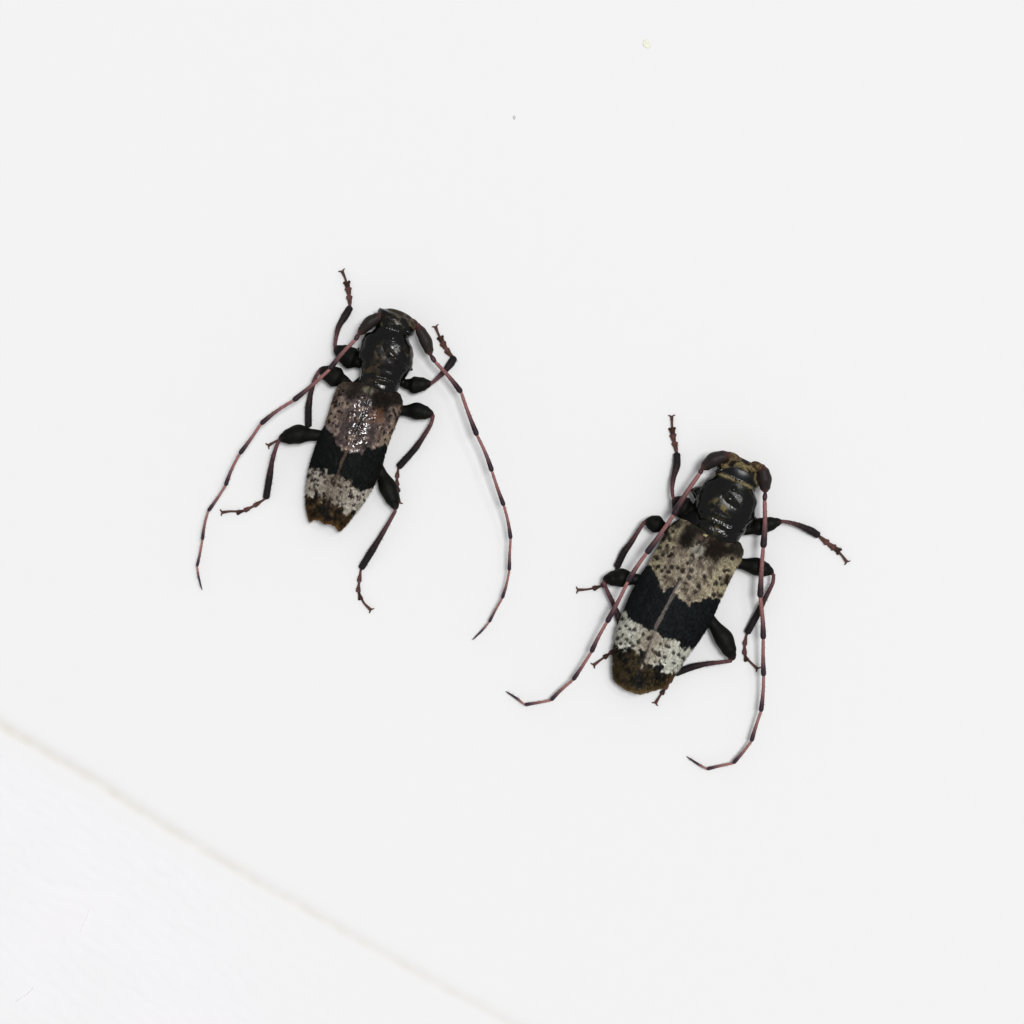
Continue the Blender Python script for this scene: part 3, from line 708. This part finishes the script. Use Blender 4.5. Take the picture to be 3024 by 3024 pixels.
B = dict(
    label="larger longhorn beetle with pale dark-dotted wing cases and legs tucked close",
    centre=(2010, 1790), pro_px=(2142, 1496), paint=paint_b, aw=1.18, scape_r=21.5,
    abdomen=[(1880, 2022, 42, 36, 12, *BLK), (1893, 1985, 46, 72, 24, *BLK), (1930, 1900, 50, 102, 36, *BLK), (1982, 1790, 48, 108, 38, *BLK), (2034, 1690, 48, 106, 38, *BLK), (2076, 1606, 50, 96, 40, *BLK), (2096, 1562, 54, 88, 42, *BLK), (2108, 1540, 56, 70, 40, *BLK)],
    pronotum=[(2103, 1600, 60, 48, 42, *BLK), (2110, 1584, 62, 66, 50, *BLK), (2120, 1560, 64, 70, 51, *BLK), (2129, 1537, 66, 79, 55, *BLK), (2138, 1509, 68, 91, 60, *BLK), (2147, 1480, 69, 89, 60, *BLK), (2158, 1455, 68, 81, 58, *BLK), (2167, 1434, 67, 71, 54, *BLK), (2173, 1421, 66, 62, 52, *BLK), (2176, 1415, 66, 58, 49, *BLK)],
    head=[(2160, 1450, 62, 52, 46, *BLK), (2172, 1424, 66, 62, 48, *BLK), (2183, 1400, 68, 70, 50, *BLK), (2190, 1385, 68, 70, 48, 60, 52, 36), (2197, 1372, 62, 60, 42, 60, 52, 36), (2200, 1364, 56, 48, 34, 60, 52, 36), (2202, 1359, 50, 34, 22, 60, 52, 36)],
    bumps=[(2164, 1352, 84, 26, 15, 22, 25, (70, 56, 38), 0.3, 4), (2238, 1380, 84, 24, 15, 22, 35, (66, 52, 34), 0.3, 4),
           (2108, 1488, 112, 20, 14, 16, 60, BLK, 0.7, 2), (2166, 1446, 114, 14, 11, 14, 55, BLK, 0.8, 2), (2176, 1512, 108, 16, 12, 14, 50, BLK, 0.75, 2)],
    spines=[[(2134, 1455, 121, 8, *BLK), (2154, 1473, 125, 12, *BLK), (2172, 1490, 122, 10, *BLK), (2190, 1510, 116, 5, *BLK)], [(2196, 1514, 68, 26, *BLK), (2219, 1526, 70, 14, *BLK), (2236, 1533, 70, 3, *BLK)], [(2092, 1470, 68, 32, *BLK), (2066, 1457, 70, 23, *BLK), (2040, 1446, 70, 5, *BLK)]],
    legs=[
        (((2075, 1520), (2020, 1499), (1990, 1474), 34), [(1987, 1468), (1985, 1445), (1988, 1415), (1999, 1372), (1999, 1340)], [(1996, 1322), (1989, 1296), (1985, 1266), (1985, 1246), (1984, 1231)], dict(zf=(45, 46, 52), pw=1.15)),
        (((2172, 1574), (2240, 1556), (2306, 1539), 26), [(2308, 1539), (2334, 1543), (2364, 1553), (2396, 1568), (2417, 1581)], [(2432, 1594), (2455, 1612), (2476, 1626), (2490, 1644), (2500, 1658)], dict(zf=(42, 44, 46), pw=1.15)),
        (((1990, 1572), (1938, 1548), (1907, 1538), 27), [(1903, 1541), (1884, 1570), (1864, 1602), (1843, 1630), (1822, 1674)], [(1818, 1696), (1798, 1718), (1770, 1734), (1740, 1740), (1708, 1742)], dict(zf=(42, 46, 50), pw=0.62)),
        (((2120, 1652), (2234, 1673), (2282, 1690), 27), [(2285, 1696), (2282, 1722), (2260, 1766), (2232, 1822), (2207, 1868)], [(2201, 1890), (2198, 1925), (2205, 1950), (2222, 1960), (2236, 1974)], dict(zf=(42, 46, 50), pw=0.62)),
        (((1930, 1716), (1836, 1706), (1784, 1710), 28), [(1782, 1718), (1792, 1742), (1808, 1776), (1830, 1832), (1838, 1880)], [(1836, 1898), (1815, 1920), (1784, 1942), (1768, 1953), (1755, 1963)], dict(zf=(42, 46, 46), pw=0.62)),
        (((2050, 1765), (2138, 1886), (2166, 1946), 28), [(2160, 1952), (2126, 1956), (2088, 1960), (2042, 1970), (1996, 1988)], [(1985, 2003), (1966, 2030), (1952, 2052), (1943, 2064), (1937, 2075)], dict(zf=(42, 46, 50), pw=0.62)),
    ],
    antennae=[
        dict(scape=((2158, 1341), (2108, 1357), (2074, 1383)), joints=[(2066, 1399), (1989, 1521), (1909, 1634), (1854, 1718), (1792, 1838), (1746, 1926), (1692, 2008), (1627, 2068), (1550, 2081), (1494, 2042)], zs=[90, 98, 110, 102, 84, 66, 48, 32, 18, 6], bow=0.02),
        dict(scape=((2250, 1374), (2258, 1415), (2260, 1452)), joints=[(2258, 1478), (2254, 1617), (2245, 1764), (2254, 1887), (2255, 1996), (2247, 2101), (2219, 2189), (2165, 2254), (2088, 2271), (2028, 2234)], zs=[88, 94, 86, 74, 62, 50, 38, 26, 15, 6], bow=-0.02),
    ],
    eyes=[(2128, 1388, 84, 19, 9, 18, -25), (2236, 1414, 84, 20, 9, 18, 75)],
    scutellum=(2085, 1584, 113, 13, 6, 6, 25, (150, 140, 104)),
    suture=[(2088, 1578), (2052, 1640), (2032, 1679), (1994, 1743), (1965, 1798), (1943, 1839), (1923, 1884), (1904, 1936), (1886, 1987), (1880, 2019), (1888, 2052)], axis_end=(1880, 2040),
    edge=dict(left=[(2014, 1528), (1988, 1542), (1958, 1586), (1923, 1653), (1888, 1703), (1856, 1769), (1837, 1817), (1822, 1855), (1815, 1900), (1811, 1936), (1811, 1981), (1815, 2014)],
              right=[(2170, 1590), (2188, 1604), (2197, 1626), (2190, 1653), (2171, 1682), (2148, 1730), (2122, 1785), (2097, 1843), (2058, 1900), (2029, 1939), (2007, 1974), (1981, 2005), (1959, 2034)]),
    notch=-6, roll=4, sutk=0.6, ztop=[(0, 114), (.08, 128), (.3, 136), (.6, 132), (.85, 104), (1, 66)], zedge=[(0, 64), (.5, 54), (1, 42)],
    sut_range=((2032, 1679), (1930, 1870)),
    band_px=dict(left=[zB([(500, 575), (525, 595), (575, 670), (610, 760), (650, 845), (720, 800), (800, 725)]), zB([(290, 1005), (330, 1080), (390, 1100), (450, 1130), (470, 1170), (530, 1195), (590, 1190)]), zB([(205, 1305), (260, 1370), (330, 1360), (420, 1390), (480, 1420)])],
                 right=[zB([(740, 850), (800, 890), (850, 935), (930, 940), (1000, 915), (1060, 880), (1170, 910)]), zB([(570, 1200), (640, 1240), (760, 1270), (800, 1320), (860, 1360), (895, 1325), (950, 1350)]), zB([(460, 1500), (540, 1520), (600, 1490), (640, 1560), (690, 1570), (760, 1560), (800, 1600)])]),
    pal=dict(black=lin(15, 19, 20), basal_root=lin(48, 38, 28), basal_mid=lin(138, 128, 110), basal_edge=lin(188, 177, 144), basal_dark=lin(76, 62, 52), basal_pale=lin(192, 180, 158), white=lin(206, 205, 192), white_dark=lin(122, 111, 98), white_sut=lin(126, 108, 88),
             apex=lin(66, 55, 34), apex_dark=lin(14, 12, 8), apex_rim=lin(116, 94, 58), suture=lin(150, 138, 132), dot=lin(28, 18, 14)),
    mottle=0.85, pale=0.6, wmott=-0.12, basal_gloss=0.22, wrinkle=0.8,
    dots=z3b([(620, 425), (690, 410), (715, 350), (750, 280), (650, 490), (725, 490), (590, 525), (600, 600), (670, 600), (725, 605), (635, 640), (665, 695), (800, 720), (830, 640), (870, 570), (655, 350), (680, 290), (790, 225), (700, 650), (780, 610),
              (885, 700), (855, 755), (910, 635), (975, 785), (1035, 695), (1175, 705), (1210, 640), (1135, 755), (1185, 765), (1115, 860), (1175, 865), (945, 830), (990, 525), (910, 495), (985, 375), (1285, 525), (1060, 410), (1240, 690), (1255, 640), (1230, 740)], 7.4)
         + z3b([(305, 1145), (340, 1180), (385, 1180), (465, 1225), (280, 1230), (235, 1255), (320, 1275), (420, 1295), (370, 1330), (260, 1310), (520, 1260), (250, 1170), (280, 1080), (350, 1300),
                (625, 1315), (680, 1330), (705, 1342), (745, 1395), (795, 1410), (835, 1440), (665, 1440), (620, 1420), (580, 1390), (750, 1490), (850, 1355), (550, 1370), (600, 1405)], 6.2),
    blotch=[(1990, 1538, 22, (20, 17, 13), 1.0), (2055, 1562, 30, (22, 18, 14), 0.9), (1750+.3209*880, 1480+.3209*330, 34, (24, 19, 15), 1.0), (1750+.3209*1130, 1480+.3209*440, 38, (28, 22, 16), 1.0), (1750+.3209*1345, 1480+.3209*420, 26, (24, 22, 18), 0.95), (1750+.3209*660, 1480+.3209*300, 13, (30, 24, 20), 0.9), (1750+.3209*960, 1480+.3209*440, 16, (186, 182, 168), 0.7),
            (1750+.3209*1250, 1480+.3209*720, 16, (52, 36, 32), 0.8), (1750+.3209*1000, 1480+.3209*360, 16, (90, 74, 66), 0.6)],
    fringe=[([(2118, 1410, 70, 4), (2090, 1436, 70, 4), (2062, 1454, 70, 4)], 0.7, 9), ([(2227, 1457, 70, 4), (2224, 1490, 70, 4), (2224, 1525, 70, 4)], 0.4, 8),
            ([(1838, 1815, 60, 3), (1812, 1936, 60, 3), (1812, 2010, 60, 3)], 0.5, 8), ([(2097, 1843, 62, 3), (2029, 1939, 62, 3), (1962, 2030, 62, 3)], 0.5, 8), ([(1820, 2010, 44, 3), (1888, 2048, 44, 3), (1952, 2030, 44, 3)], 0.5, 7)],
)
def scatter_dots(cfg, x0, x1, y0, y1, n, lo, hi):
    for _ in range(n):
        cfg['dots'].append((random.uniform(x0, x1), random.uniform(y0, y1), random.uniform(lo, hi)))
scatter_dots(A, 940, 1190, 1140, 1330, 110, 2.2, 4.6)
scatter_dots(A, 900, 1110, 1370, 1500, 90, 2.0, 4.0)
scatter_dots(B, 1920, 2190, 1560, 1790, 60, 2.0, 4.0)
scatter_dots(B, 1810, 2060, 1810, 1990, 60, 1.8, 3.4)
build_beetle(A)
build_beetle(B)

# ------------------------------------------------------------------ flecks lying on the paper
def fleck(name, px, py, rx, ry, rz, ang, col, label, cat):
    g = Geo(); x0, y0, _ = W(px, py, 0)
    blob(g, px, py, rz*0.75, rx, ry, rz, ang, col, 0.1, 0, 16)
    for i, v in enumerate(g.v):
        k = 1+0.35*nz(v[0], v[1], v[2], 5.0, px)
        g.v[i] = (x0+(v[0]-x0)*k, y0+(v[1]-y0)*k, max(0.3, v[2]))
    o = g.build(name, M_HAIR, None, (x0, y0, 0)); o.location = (x0*U, y0*U, 0)
    o["label"] = label; o["category"] = cat
fleck("dust_speck", 1519, 347, 6, 4, 2.5, 80, (206, 201, 204), "tiny grey dust speck lying alone on the white paper", "dust speck")
fleck("residue_spot", 1909, 130, 14, 12, 0.5, 70, (231, 232, 215), "faint pale yellow spot of residue on the white paper", "stain")
def fibre(pts, label):
    g = Geo(); x0, y0, _ = W(pts[0][0], pts[0][1], 0)
    tube(g, [(p[0], p[1], 3.0, 0.8, 232, 231, 236) for p in pts], 6, gloss=0.1, step=5)
    o = g.build("lint_fibre", M_HAIR, None, (x0, y0, 0)); o.location = (x0*U, y0*U, 0)
    o["label"] = label; o["category"] = "lint fibre"; o["group"] = "lint fibres on the paper"
fibre([(238, 2750), (248, 2728), (257, 2706), (262, 2690)], "short upright pale lint fibre just below the faint side wrinkle")
fibre([(48, 2957), (64, 2946), (82, 2934), (101, 2916)], "short slanting pale lint fibre farthest from the diagonal crease")
